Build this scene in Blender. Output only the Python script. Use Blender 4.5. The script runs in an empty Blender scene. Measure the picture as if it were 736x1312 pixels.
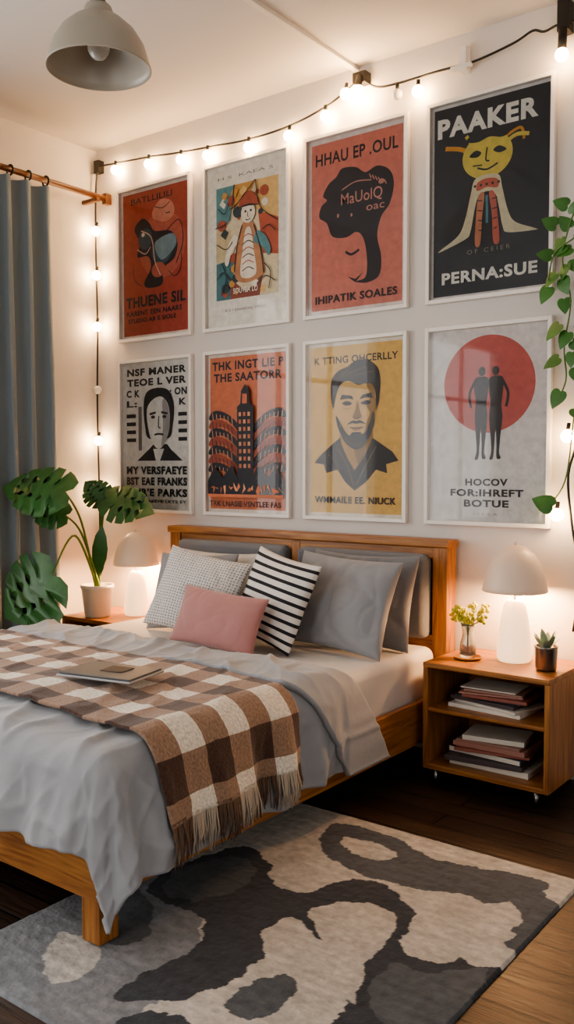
import bpy, math, random
from math import sin, cos, pi, hypot, atan2, radians
from mathutils import Vector, Matrix, noise
random.seed(7)
S = bpy.context.scene

# ------------------------------------------------------------------ helpers
def lin(h):
    h = h.lstrip('#'); o = []
    for i in (0, 2, 4):
        c = int(h[i:i+2], 16)/255
        o.append(c/12.92 if c <= .04045 else ((c+.055)/1.055)**2.4)
    return (o[0], o[1], o[2], 1)

MC = {}
def mat(name, col, rough=.6, metal=0, bump=0, bscale=40, var=0, vscale=6, emis=None, estr=0, spec=.5, trans=0, sheen=0, sss=0):
    if name in MC: return MC[name]
    m = bpy.data.materials.new(name); m.use_nodes = True; MC[name] = m
    n = m.node_tree.nodes; l = m.node_tree.links; b = n['Principled BSDF']
    c = lin(col) if isinstance(col, str) else col
    b.inputs['Base Color'].default_value = c
    b.inputs['Roughness'].default_value = rough
    b.inputs['Metallic'].default_value = metal
    b.inputs['Specular IOR Level'].default_value = spec
    b.inputs['Transmission Weight'].default_value = trans
    b.inputs['Sheen Weight'].default_value = sheen
    tc = n.new('ShaderNodeTexCoord')
    if var:
        t = n.new('ShaderNodeTexNoise'); t.inputs['Scale'].default_value = vscale; t.inputs['Detail'].default_value = 6; t.inputs['Roughness'].default_value = .65
        l.new(tc.outputs['Object'], t.inputs['Vector'])
        mr = n.new('ShaderNodeMapRange'); mr.inputs[1].default_value = .3; mr.inputs[2].default_value = .7
        l.new(t.outputs['Fac'], mr.inputs[0])
        mx = n.new('ShaderNodeMix'); mx.data_type = 'RGBA'
        mx.inputs[6].default_value = tuple(x*(1-var) for x in c[:3])+(1,)
        mx.inputs[7].default_value = tuple(min(1, x*(1+var)) for x in c[:3])+(1,)
        l.new(mr.outputs[0], mx.inputs[0]); l.new(mx.outputs[2], b.inputs['Base Color'])
    if bump:
        t = n.new('ShaderNodeTexNoise'); t.inputs['Scale'].default_value = bscale; t.inputs['Detail'].default_value = 5
        l.new(tc.outputs['Object'], t.inputs['Vector'])
        bp = n.new('ShaderNodeBump'); bp.inputs['Strength'].default_value = bump; bp.inputs['Distance'].default_value = .01
        l.new(t.outputs['Fac'], bp.inputs['Height']); l.new(bp.outputs[0], b.inputs['Normal'])
    if emis:
        b.inputs['Emission Color'].default_value = lin(emis) if isinstance(emis, str) else emis
        b.inputs['Emission Strength'].default_value = estr
    return m

def wood(name, c1, c2, axis=0, rough=.4, scale=1):
    m = bpy.data.materials.new(name); m.use_nodes = True
    n = m.node_tree.nodes; l = m.node_tree.links; b = n['Principled BSDF']
    tc = n.new('ShaderNodeTexCoord'); mp = n.new('ShaderNodeMapping')
    sc = [20*scale]*3; sc[axis] = 1.3*scale; mp.inputs['Scale'].default_value = sc
    l.new(tc.outputs['Object'], mp.inputs['Vector'])
    t = n.new('ShaderNodeTexNoise'); t.inputs['Scale'].default_value = 2.4; t.inputs['Detail'].default_value = 9; t.inputs['Distortion'].default_value = 1.0
    l.new(mp.outputs[0], t.inputs['Vector'])
    r = n.new('ShaderNodeValToRGB'); r.color_ramp.elements[0].position = .32; r.color_ramp.elements[1].position = .66
    r.color_ramp.elements[0].color = lin(c2); r.color_ramp.elements[1].color = lin(c1)
    l.new(t.outputs['Fac'], r.inputs[0]); l.new(r.outputs[0], b.inputs['Base Color'])
    b.inputs['Roughness'].default_value = rough
    bp = n.new('ShaderNodeBump'); bp.inputs['Strength'].default_value = .2; bp.inputs['Distance'].default_value = .004
    l.new(t.outputs['Fac'], bp.inputs['Height']); l.new(bp.outputs[0], b.inputs['Normal'])
    return m

def empty(name, loc=(0, 0, 0)):
    e = bpy.data.objects.new(name, None); S.collection.objects.link(e); e.location = loc; e.empty_display_size = .1
    return e

def mobj(name, vs, fs, m=None, parent=None, smooth=False, mats=None, midx=None):
    me = bpy.data.meshes.new(name); me.from_pydata([tuple(v) for v in vs], [], fs)
    for mm in (mats or ([m] if m else [])): me.materials.append(mm)
    if midx:
        for p, i in zip(me.polygons, midx): p.material_index = i
    if smooth:
        for p in me.polygons: p.use_smooth = True
    me.update()
    o = bpy.data.objects.new(name, me); S.collection.objects.link(o)
    if parent: o.parent = parent
    return o

def boxdata(a, b):
    (x0, y0, z0), (x1, y1, z1) = a, b
    v = [(x0,y0,z0),(x1,y0,z0),(x1,y1,z0),(x0,y1,z0),(x0,y0,z1),(x1,y0,z1),(x1,y1,z1),(x0,y1,z1)]
    f = [(0,3,2,1),(4,5,6,7),(0,1,5,4),(1,2,6,5),(2,3,7,6),(3,0,4,7)]
    return v, f

def boxes(name, lst, m, parent=None, bevel=0.004, seg=2):
    V = []; F = []
    for a, b in lst:
        v, f = boxdata(a, b); o = len(V); V += v; F += [tuple(i+o for i in q) for q in f]
    ob = mobj(name, V, F, m, parent)
    if bevel:
        md = ob.modifiers.new('bev', 'BEVEL'); md.width = bevel; md.segments = seg; md.limit_method = 'ANGLE'
        for p in ob.data.polygons: p.use_smooth = True
        w = ob.modifiers.new('wn', 'WEIGHTED_NORMAL')
    return ob
def box(name, a, b, m, parent=None, bevel=.004, seg=2): return boxes(name, [(a, b)], m, parent, bevel, seg)

def lathe(name, prof, c, m, parent=None, n=40):
    V = []; F = []
    for r, z in prof:
        for i in range(n):
            a = 2*pi*i/n; V.append((c[0]+r*cos(a), c[1]+r*sin(a), c[2]+z))
    k = len(prof)
    for j in range(k-1):
        for i in range(n):
            i2 = (i+1) % n
            F.append((j*n+i, j*n+i2, (j+1)*n+i2, (j+1)*n+i))
    return mobj(name, V, F, m, parent, True)

def smoothpath(pts, k=6):
    P = [Vector(p) for p in pts]; out = []
    for i in range(len(P)-1):
        p0 = P[max(i-1, 0)]; p1 = P[i]; p2 = P[i+1]; p3 = P[min(i+2, len(P)-1)]
        for j in range(k):
            t = j/k
            out.append(.5*((2*p1)+(p2-p0)*t+(2*p0-5*p1+4*p2-p3)*t*t+(3*p1-p0-3*p2+p3)*t**3))
    out.append(P[-1]); return out

def tubedata(pts, r, n=8):
    P = [Vector(p) for p in pts]; V = []; F = []
    ref = Vector((.13, .31, .94))
    for i, p in enumerate(P):
        d = (P[min(i+1, len(P)-1)]-P[max(i-1, 0)]).normalized()
        if abs(d.dot(ref)) > .95: rr = Vector((1, 0, 0))
        else: rr = ref
        s = d.cross(rr).normalized(); t = d.cross(s)
        R = r(i/(len(P)-1)) if callable(r) else r
        for k in range(n):
            a = 2*pi*k/n; V.append(p+s*R*cos(a)+t*R*sin(a))
    for i in range(len(P)-1):
        for k in range(n):
            k2 = (k+1) % n; F.append((i*n+k, i*n+k2, (i+1)*n+k2, (i+1)*n+k))
    F.append(tuple(range(n-1, -1, -1))); F.append(tuple((len(P)-1)*n+k for k in range(n)))
    return V, F
def tube(name, pts, r, m, parent=None, n=8):
    v, f = tubedata(pts, r, n); return mobj(name, v, f, m, parent, True)

def merge(lst):
    V = []; F = []
    for v, f in lst:
        o = len(V); V += list(v); F += [tuple(i+o for i in q) for q in f]
    return V, F

def spheredata(c, r, nu=16, nv=10, sz=1):
    V = []; F = []
    for j in range(nv+1):
        ph = pi*j/nv
        for i in range(nu):
            a = 2*pi*i/nu; V.append((c[0]+r*sin(ph)*cos(a), c[1]+r*sin(ph)*sin(a), c[2]+sz*r*cos(ph)))
    for j in range(nv):
        for i in range(nu):
            i2 = (i+1) % nu; F.append((j*nu+i, (j+1)*nu+i, (j+1)*nu+i2, j*nu+i2))
    return V, F

# ------------------------------------------------------------------ materials
M_wall = mat('wall_plaster', '#d3ccc5', .85, bump=.18, bscale=14, var=.035, vscale=2)
M_ceil = mat('ceiling_paint', '#d0cbc6', .9, bump=.05, bscale=30)
M_trim = mat('trim_white', '#d8d3cc', .55)
OA, OB = '#ae7740', '#784621'
M_woodX = wood('oak_x', OA, OB, 0)
M_woodY = wood('oak_y', OA, OB, 1)
M_woodZ = wood('oak_z', OA, OB, 2)
M_woodDk = wood('oak_dark', '#6f4426', '#4c2c17', 1)
M_frame = mat('frame_white', '#e6e1da', .35)
M_black = mat('black_plastic', '#1c1814', .5)
M_metal = mat('metal_leg', '#8a8784', .3, 1)

# ------------------------------------------------------------------ room
X0, X1, Y0, CE = -4.73, 2.4, -7.2, 3.58
def wallholes(name, axis, p0, p1, r0, r1, holes, m):
    L = []
    def seg(a, b, z0, z1):
        if b-a < 1e-4 or z1-z0 < 1e-4: return
        if axis == 'x': L.append(((p0, a, z0), (p1, b, z1)))
        else: L.append(((a, p0, z0), (b, p1, z1)))
    cur = r0
    for (a, b, z0, z1) in holes:
        seg(cur, a, 0, CE); seg(a, b, 0, z0); seg(a, b, z1, CE); cur = b
    seg(cur, r1, 0, CE)
    return boxes(name, L, m, None, 0)
wallholes('wall_back', 'y', 0, .12, X0-.12, X1+.12, [], M_wall)
HL = [(-6.6, -4.7, .8, 2.95), (-3.7, -1.35, .8, 2.95)]
wallholes('wall_left', 'x', X0-.12, X0, Y0, 0, HL, M_wall)
HR = [(-5.2, -3.5, .9, 2.8)]
wallholes('wall_right', 'x', X1, X1+.12, Y0, 0, HR, M_wall)
HF = [(-3.4, -1.3, .8, 2.9)]
wallholes('wall_front', 'y', Y0-.12, Y0, X0-.12, X1+.12, HF, M_wall)
box('ceiling', (X0-.12, Y0-.12, CE), (X1+.12, .12, CE+.1), M_ceil, None, 0)
boxes('baseboard_back', [((X0, -.018, 0), (X1, 0, .1))], M_trim, None, .004)
boxes('baseboard_left', [((X0, Y0, 0), (X0+.018, -.018, .1))], M_trim, None, .004)
boxes('trim_1', [((-2.665, Y0, CE-.022), (-2.63, 0, CE))], M_trim, None, .003)

# floor
def floor_mat():
    m = bpy.data.materials.new('dark_floorboards'); m.use_nodes = True
    n = m.node_tree.nodes; l = m.node_tree.links; b = n['Principled BSDF']
    tc = n.new('ShaderNodeTexCoord')
    br = n.new('ShaderNodeTexBrick'); br.offset = .37; br.inputs['Scale'].default_value = 1
    br.inputs['Brick Width'].default_value = 1.7; br.inputs['Row Height'].default_value = .125
    br.inputs['Mortar Size'].default_value = .006; br.inputs['Mortar Smooth'].default_value = .2
    br.inputs['Color1'].default_value = lin('#4a372a'); br.inputs['Color2'].default_value = lin('#2e211a')
    br.inputs['Mortar'].default_value = lin('#070504')
    l.new(tc.outputs['Object'], br.inputs['Vector'])
    mp = n.new('ShaderNodeMapping'); mp.inputs['Scale'].default_value = (1.5, 22, 1)
    l.new(tc.outputs['Object'], mp.inputs['Vector'])
    t = n.new('ShaderNodeTexNoise'); t.inputs['Scale'].default_value = 2.5; t.inputs['Detail'].default_value = 9; t.inputs['Distortion'].default_value = 1
    l.new(mp.outputs[0], t.inputs['Vector'])
    r = n.new('ShaderNodeValToRGB'); r.color_ramp.elements[0].position = .3; r.color_ramp.elements[1].position = .7
    r.color_ramp.elements[0].color = (.4, .38, .37, 1); r.color_ramp.elements[1].color = (1.25, 1.2, 1.15, 1)
    l.new(t.outputs['Fac'], r.inputs[0])
    mx = n.new('ShaderNodeMix'); mx.data_type = 'RGBA'; mx.blend_type = 'MULTIPLY'; mx.inputs[0].default_value = .9
    l.new(br.outputs['Color'], mx.inputs[6]); l.new(r.outputs[0], mx.inputs[7]); l.new(mx.outputs[2], b.inputs['Base Color'])
    rr = n.new('ShaderNodeMapRange'); rr.inputs[3].default_value = .34; rr.inputs[4].default_value = .54
    l.new(t.outputs['Fac'], rr.inputs[0]); l.new(rr.outputs[0], b.inputs['Roughness']); b.inputs['Specular IOR Level'].default_value = .38
    ad = n.new('ShaderNodeMath'); ad.operation = 'MULTIPLY_ADD'; ad.inputs[1].default_value = -2
    l.new(br.outputs['Fac'], ad.inputs[0]); l.new(t.outputs['Fac'], ad.inputs[2])
    bp = n.new('ShaderNodeBump'); bp.inputs['Strength'].default_value = .4; bp.inputs['Distance'].default_value = .006
    l.new(ad.outputs[0], bp.inputs['Height']); l.new(bp.outputs[0], b.inputs['Normal'])
    return m
box('floor', (X0-.12, Y0-.12, -.1), (X1+.12, .12, 0), floor_mat(), None, 0)

# windows (frames) + portals
def window(i, axis, p, a, b, z0, z1, inward):
    e = empty('window_%d' % i); L = []
    t = .05; d0, d1 = p-.05, p+.05
    def bx(r0, r1, q0, q1, dd=(d0, d1)):
        if axis == 'x': L.append(((dd[0], r0, q0), (dd[1], r1, q1)))
        else: L.append(((r0, dd[0], q0), (r1, dd[1], q1)))
    bx(a, b, z0, z0+t); bx(a, b, z1-t, z1); bx(a, a+t, z0+t, z1-t); bx(b-t, b, z0+t, z1-t)
    k = max(2, round((b-a)/.8))
    for j in range(1, k):
        q = a+(b-a)*j/k; bx(q-.02, q+.02, z0+t, z1-t, (p-.02, p+.02))
    zz = z0+(z1-z0)*.68
    bx(a+t, b-t, zz-.02, zz+.02, (p-.018, p+.018))
    boxes('window_frame', L, M_trim, e, .003)
    ld = bpy.data.lights.new('portal', 'AREA'); ld.shape = 'RECTANGLE'; ld.size = b-a; ld.size_y = z1-z0
    ld.cycles.is_portal = True
    o = bpy.data.objects.new('window_daylight_portal', ld); S.collection.objects.link(o); o.parent = e
    if axis == 'x':
        o.location = (p, (a+b)/2, (z0+z1)/2); o.rotation_euler = Vector((inward, 0, 0)).to_track_quat('-Z', 'Y').to_euler()
    else:
        o.location = ((a+b)/2, p, (z0+z1)/2); o.rotation_euler = Vector((0, inward, 0)).to_track_quat('-Z', 'Y').to_euler()
window(1, 'x', X0-.06, *HL[1], 1); window(2, 'x', X0-.06, *HL[0], 1)
window(3, 'x', X1+.06, *HR[0], -1); window(4, 'y', Y0-.06, *HF[0], 1)

w = bpy.data.worlds.new('daylight'); S.world = w; w.use_nodes = True
bg = w.node_tree.nodes['Background']; bg.inputs[0].default_value = (.98, .975, .965, 1); bg.inputs[1].default_value = 5.5

# ------------------------------------------------------------------ curtain
def curtain(y0, y1, x, nm):
    e = empty(nm); V = []; F = []; ny, nz_ = 150, 30
    for j in range(nz_+1):
        z = .04+(3.19-.04)*j/nz_
        fl = 1-j/nz_
        for i in range(ny+1):
            s = i/ny; yy = y1+(y0-y1)*s+(.05*fl*(1-s))
            ph = s*2*pi*8+.5*noise.noise(Vector((s*6, z*.5, 3)))
            xx = x+.042*sin(ph)*(1+.25*noise.noise(Vector((s*9, z*.8, 0))))+.012*noise.noise(Vector((s*20, z*2, 8)))*fl
            V.append((xx, yy+.008*cos(2*ph), z))
    for j in range(nz_):
        for i in range(ny):
            a = j*(ny+1)+i; F.append((a, a+1, a+ny+2, a+ny+1))
    o = mobj('curtain_fabric', V, F, mat('curtain_fabric', '#7a868d', .85, bump=.2, bscale=300, sheen=.3), e, True)
    return e
c1 = curtain(-1.62, -.5, -4.6, 'curtain')
tube('curtain_rod', [(-4.6, -4.0, 3.235), (-4.6, -.05, 3.235)], .019, M_woodDk, c1, 14)
boxes('rod_bracket', [((-4.73, -.13, 3.2), (-4.58, -.10, 3.225)), ((-4.62, -.05, 3.2), (-4.58, 0, 3.27))], M_woodDk, c1, .004)
rings = []
for k in range(9):
    yy = -.52-k*.13
    pts = [(-4.6+.03*cos(a), yy, 3.23+.03*sin(a)) for a in [2*pi*i/16 for i in range(17)]]
    rings.append(tubedata(pts, .006, 6))
v, f = merge(rings); mobj('curtain_rings', v, f, M_black, c1, True)

# ------------------------------------------------------------------ posters
def cat(pts, k=6):
    n = len(pts); out = []
    for i in range(n):
        p0, p1, p2, p3 = [Vector(pts[(i+q) % n]) for q in (-1, 0, 1, 2)]
        for j in range(k):
            t = j/k; out.append(tuple(.5*((2*p1)+(p2-p0)*t+(2*p0-5*p1+4*p2-p3)*t*t+(3*p1-p0-3*p2+p3)*t**3)))
    return out
class Art:
    def __init__(s, w, h): s.w, s.h = w, h; s.V = []; s.F = []; s.I = []; s.mats = []; s.z = 0
    def mi(s, c):
        m = mat('print_'+c.strip('#'), c, .55, var=.16, vscale=22)
        if m not in s.mats: s.mats.append(m)
        return s.mats.index(m)
    def poly(s, pts, c, smooth=False):
        if smooth: pts = cat(pts)
        s.z += .00018; o = len(s.V); i = s.mi(c)
        ar = sum(pts[k][0]*pts[(k+1) % len(pts)][1]-pts[(k+1) % len(pts)][0]*pts[k][1] for k in range(len(pts)))
        if ar < 0: pts = pts[::-1]
        s.V += [(p[0]*s.w, -s.z, p[1]*s.h) for p in pts]; s.F.append(tuple(range(o, o+len(pts)))); s.I.append(i)
    def rect(s, x0, y0, x1, y1, c): s.poly([(x0, y0), (x1, y0), (x1, y1), (x0, y1)], c)
    def ell(s, cx, cy, rx, ry, c, n=40, a0=0, a1=2*pi):
        s.poly([(cx+rx*cos(a0+(a1-a0)*i/n), cy+ry*sin(a0+(a1-a0)*i/n)) for i in range(n+(a1-a0 < 6))], c)
    def line(s, pts, wd, c, smooth=True):
        P = [Vector((p[0], p[1]*s.h/s.w)) for p in pts]
        if smooth and len(P) > 2:
            P = [Vector((q[0], q[1])) for q in smoothpath([(p[0], p[1], 0) for p in P], 6)]
        A = []; B = []
        for i, p in enumerate(P):
            d = (P[min(i+1, len(P)-1)]-P[max(i-1, 0)]).normalized(); nn = Vector((-d.y, d.x))*wd/2
            A.append(p+nn); B.append(p-nn)
        s.z += .00018; mi = s.mi(c)
        for i in range(len(P)-1):
            o = len(s.V)
            for q in (B[i], B[i+1], A[i+1], A[i]): s.V.append((q[0]*s.w, -s.z, q[1]*s.w))
            s.F.append((o, o+1, o+2, o+3)); s.I.append(mi)
    def text(s, t, cx, cy, w, h, c, bold=.02):
        cu = bpy.data.curves.new('t', 'FONT'); cu.body = t; cu.offset = bold*.75; cu.resolution_u = 3; cu.space_character = 1+bold*2.2
        ob = bpy.data.objects.new('t', cu); S.collection.objects.link(ob)
        bpy.context.view_layer.update()
        me = bpy.data.meshes.new_from_object(ob.evaluated_get(bpy.context.evaluated_depsgraph_get()))
        bpy.data.objects.remove(ob); bpy.data.curves.remove(cu)
        xs = [v.co.x for v in me.vertices]; ys = [v.co.y for v in me.vertices]
        x0, x1, y0, y1 = min(xs), max(xs), min(ys), max(ys)
        s.z += .00018; o = len(s.V); i = s.mi(c)
        for v in me.vertices:
            s.V.append(((cx+((v.co.x-x0)/(x1-x0)-.5)*w)*s.w, -s.z, (cy+((v.co.y-y0)/(y1-y0)-.5)*h)*s.h))
        for p in me.polygons: s.F.append(tuple(o+k for k in p.vertices)); s.I.append(i)
        bpy.data.meshes.remove(me)

def glass_mat():
    m = bpy.data.materials.new('frame_glass'); m.use_nodes = True; n = m.node_tree.nodes; l = m.node_tree.links; n.clear()
    o = n.new('ShaderNodeOutputMaterial'); mx = n.new('ShaderNodeMixShader'); t = n.new('ShaderNodeBsdfTransparent'); g = n.new('ShaderNodeBsdfGlossy')
    g.inputs['Roughness'].default_value = .03; g.inputs['Color'].default_value = (1, 1, 1, 1)
    f = n.new('ShaderNodeFresnel'); f.inputs[0].default_value = 1.33
    l.new(f.outputs[0], mx.inputs[0]); l.new(t.outputs[0], mx.inputs[1]); l.new(g.outputs[0], mx.inputs[2]); l.new(mx.outputs[0], o.inputs[0])
    return m
M_glass = glass_mat()
PW, PH, FW = .662, .992, .02
def frame(cx, z0, draw, x_adj=0):
    e = empty('framed_poster', (cx-PW/2, 0, z0))
    d = .032
    boxes('frame', [((0, -d, 0), (FW, -.001, PH)), ((PW-FW, -d, 0), (PW, -.001, PH)), ((FW, -d, 0), (PW-FW, -.001, FW)), ((FW, -d, PH-FW), (PW-FW, -.001, PH))], M_frame, e, .002)
    a = Art(PW-2*FW, PH-2*FW); draw(a)
    o = mobj('poster_print', a.V, a.F, None, e, False, a.mats, a.I); o.location = (FW, -.004, FW)
    mobj('glass_pane', [(FW, -.028, FW), (PW-FW, -.028, FW), (PW-FW, -.028, PH-FW), (FW, -.028, PH-FW)], [(0, 1, 2, 3)], M_glass, e)

def p1(a):
    R = '#ab4e3c'; D = '#2f282c'; SL = '#3d505a'
    a.rect(0, 0, 1, 1, '#d9cfc3'); a.rect(.03, .02, .97, .98, R)
    a.text('BATLLILILI', .45, .925, .6, .04, D)
    a.ell(.6, .6, .33, .22, '#b86450')
    a.poly([(.5, .86), (.6, .9), (.74, .87), (.78, .8), (.7, .75), (.56, .76), (.46, .8)], '#c98873', True)
    a.poly([(.2, .74), (.32, .8), (.42, .76), (.5, .7), (.72, .68), (.82, .6), (.78, .5), (.62, .44), (.6, .34), (.4, .33), (.34, .37), (.44, .46), (.4, .54), (.24, .55), (.28, .64)], D, True)
    a.ell(.36, .66, .1, .07, SL); a.ell(.6, .56, .15, .085, SL); a.ell(.55, .44, .1, .05, '#b5624e')
    a.poly([(.5, .62), (.75, .66), (.8, .58), (.6, .5)], '#7d9296', True)
    a.line([(.3, .72), (.45, .66), (.5, .5), (.58, .4)], .012, '#d9b9a3'); a.line([(.62, .66), (.84, .74), (.9, .6), (.8, .46)], .01, D)
    a.line([(.24, .6), (.36, .56), (.44, .6)], .01, '#d9b9a3'); a.ell(.33, .69, .025, .014, '#d9cfc3'); a.line([(.66, .8), (.72, .8)], .01, D, False)
    a.line([(.5, .86), (.62, .84), (.72, .87)], .008, D); a.line([(.18, .5), (.2, .4), (.3, .35)], .008, D); a.line([(.7, .42), (.78, .38), (.86, .42), (.88, .52)], .008, D)
    a.text('THUENE SIL', .5, .245, .86, .075, D, .05)
    a.text('KARENT EEN NAARS', .48, .17, .8, .035, D, .03); a.text('STUDIO AR E SIOLE', .45, .12, .7, .03, D, .03)
def p2(a):
    C = '#e0d8ca'
    a.rect(0, 0, 1, 1, C)
    a.text('H S  KAEA S', .48, .925, .68, .018, '#7a6f63', 0)
    a.rect(.12, .17, .88, .87, '#d6c5a6')
    sh = [([(.12, .87), (.12, .62), (.3, .66), (.36, .87)], '#5f8d8f'), ([(.36, .87), (.3, .72), (.5, .76), (.62, .87)], '#c99450'), ([(.62, .87), (.6, .7), (.88, .6), (.88, .87)], '#d7b274'),
          ([(.12, .62), (.2, .5), (.12, .4)], '#a9543e'), ([(.12, .62), (.3, .6), (.34, .42), (.12, .4)], '#c9b48c'), ([(.64, .68), (.88, .62), (.88, .4), (.7, .42)], '#b65b42'),
          ([(.12, .4), (.36, .42), (.3, .17), (.12, .17)], '#4a777b'), ([(.7, .42), (.88, .4), (.88, .17), (.62, .17)], '#d2c19f'), ([(.3, .3), (.5, .2), (.7, .3), (.66, .17), (.3, .17)], '#8b4b3a')]
    for p, c in sh: a.poly(p, c)
    D = '#332d2a'
    rr = random.Random(4)
    for k in range(34):
        x = rr.uniform(.17, .8); y = rr.uniform(.2, .82); q = rr.uniform(.02, .06); c = rr.choice(['#5f8d8f', '#c99450', '#a9543e', '#e4d8c4', '#3a4648', '#d7b274'])
        if k % 2: a.poly([(x-q, y), (x, y+q*.8), (x+q*1.2, y+q*.2), (x+q*.3, y-q*.7)], c, k % 4 == 1)
        else: a.ell(x, y, q, q*.6, c, 20)
    # standing figure: hat, head, striped robe, arms
    a.poly([(.36, .33), (.4, .5), (.44, .6), (.5, .64), (.58, .62), (.64, .54), (.7, .4), (.72, .3), (.56, .26), (.42, .27)], '#b9835c', True)
    a.poly([(.44, .3), (.46, .46), (.5, .58), (.56, .58), (.6, .44), (.62, .3)], '#e4d8c4', True)
    for k in range(6): a.line([(.455, .33+k*.04), (.53, .35+k*.04), (.6, .33+k*.04)], .009, '#a9543e' if k % 2 else D)
    a.poly([(.36, .56), (.28, .5), (.24, .4), (.28, .38), (.33, .46), (.42, .52)], '#e4d8c4', True); a.poly([(.64, .56), (.74, .52), (.8, .44), (.77, .4), (.7, .46), (.6, .5)], '#5f8d8f', True)
    a.ell(.53, .68, .085, .062, '#e4d8c4'); a.poly([(.42, .72), (.46, .79), (.54, .81), (.62, .78), (.66, .715), (.54, .73)], '#a9543e', True); a.poly([(.38, .72), (.54, .735), (.7, .71), (.54, .72)], D)
    a.ell(.5, .69, .012, .008, D); a.ell(.565, .69, .012, .008, D); a.line([(.53, .685), (.525, .66), (.54, .655)], .007, D); a.line([(.5, .64), (.53, .635), (.56, .642)], .008, D)
    for L in [[(.12, .62), (.3, .66), (.36, .87)], [(.3, .72), (.42, .76), (.62, .87)], [(.62, .87), (.68, .7), (.88, .6)], [(.36, .33), (.4, .5), (.46, .61)], [(.72, .3), (.68, .45), (.6, .6)], [(.2, .4), (.26, .3), (.2, .2)], [(.72, .36), (.8, .3), (.78, .2)], [(.14, .52), (.26, .48), (.34, .52)], [(.7, .56), (.78, .58), (.86, .54)], [(.16, .74), (.24, .7), (.3, .76)], [(.14, .3), (.22, .34), (.32, .28)], [(.64, .24), (.74, .28), (.86, .24)]]:
        a.line(L, .009, D)
    a.text('SOUVEA LO', .5, .215, .3, .035, '#f0e8da', .02); a.text('B S I EHOOAL VERO', .5, .1, .5, .014, '#7a6f63', 0)
def p3(a):
    D = '#282326'
    a.rect(0, 0, 1, 1, '#d9cfc6'); a.rect(.035, .025, .965, .975, '#c47765')
    a.text('HHAU EP .OUL', .5, .885, .84, .07, D, .03)
    a.poly([(.14, .62), (.12, .56), (.2, .52), (.26, .44), (.4, .42), (.5, .44), (.56, .42), (.6, .36), (.62, .26), (.6, .18), (.5, .165), (.62, .15), (.74, .18), (.76, .28), (.72, .4), (.76, .5), (.84, .56), (.88, .66), (.84, .74), (.72, .78), (.6, .76), (.5, .8), (.36, .81), (.3, .77), (.22, .74), (.16, .68), (.2, .65)], D, True)
    a.poly([(.42, .2), (.5, .18), (.58, .21), (.5, .16)], D)
    a.line([(.4, .34), (.46, .32), (.54, .34)], .022, D)
    P = '#bd8375'
    a.text('MaUolQ', .56, .63, .42, .075, P, .01); a.line([(.36, .69), (.5, .72), (.66, .71)], .01, P); a.text('oac', .7, .56, .18, .03, P, .01)
    a.ell(.32, .55, .012, .012, P); a.ell(.46, .54, .01, .01, P); a.ell(.76, .69, .03, .014, P)
    for k in range(6): a.line([(.64+.03*k, .745-.01*k), (.66+.03*k, .72-.01*k)], .01, P, False)
    a.text('IHIPATIK SOALES', .5, .085, .84, .045, D, .04)
def p4(a):
    D = '#2d2e32'; Wt = '#ddd8cd'; Y = '#c9b65a'
    a.rect(0, 0, 1, 1, '#cfcac4'); a.rect(.02, .015, .98, .985, D)
    a.text('PAAKER', .47, .885, .84, .1, Wt, .06)
    a.line([(.12, .78), (.25, .76), (.36, .72)], .035, '#c48a3a'); a.line([(.36, .76), (.3, .82)], .03, Y); a.line([(.62, .77), (.75, .8), (.78, .74)], .022, '#c48a3a')
    a.line([(.62, .74), (.72, .77), (.82, .76)], .03, Y)
    a.ell(.48, .7, .21, .115, Y); a.poly([(.3, .79), (.4, .775), (.5, .79), (.6, .775), (.66, .79), (.6, .82), (.48, .83), (.36, .82)], D, True)
    a.poly([(.33, .71), (.4, .7), (.43, .72), (.38, .735)], D, True); a.poly([(.53, .72), (.58, .7), (.64, .71), (.58, .735)], D, True)
    a.line([(.48, .74), (.47, .68), (.5, .67)], .012, D); a.line([(.4, .645), (.48, .63), (.57, .65)], .014, D); a.line([(.36, .66), (.44, .655)], .01, D)
    B = '#c9bf9e'
    a.poly([(.38, .59), (.48, .605), (.58, .59), (.61, .52), (.66, .4), (.72, .34), (.87, .295), (.88, .285), (.66, .295), (.615, .33), (.58, .44), (.55, .5), (.48, .52), (.41, .5), (.38, .44), (.345, .33), (.3, .295), (.08, .25), (.09, .262), (.24, .32), (.3, .4), (.345, .52)], B, True)
    a.poly([(.4, .57), (.48, .585), (.57, .57), (.57, .53), (.48, .54), (.4, .53)], '#b7614f', True)
    a.poly([(.41, .5), (.46, .51), (.445, .4), (.43, .26), (.385, .26), (.39, .38)], '#b7785a', True); a.poly([(.5, .51), (.55, .5), (.575, .38), (.59, .26), (.54, .26), (.525, .4)], '#b7614f', True)
    a.line([(.48, .5), (.485, .42), (.485, .36)], .022, '#4f7d86')
    for k in range(5): a.ell(.38+k*.05, .555, .01, .007, D)
    for k in range(4): a.line([(.4+k*.005, .48-.05*k), (.445, .475-.05*k)], .008, D, False); a.line([(.525+k*.005, .475-.05*k), (.57, .48-.05*k)], .008, D, False)
    a.text('O F   C E I E R', .5, .225, .36, .022, '#8c8778', .0)
    a.text('PERNA:SUE', .5, .105, .8, .062, Wt, .05)
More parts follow.
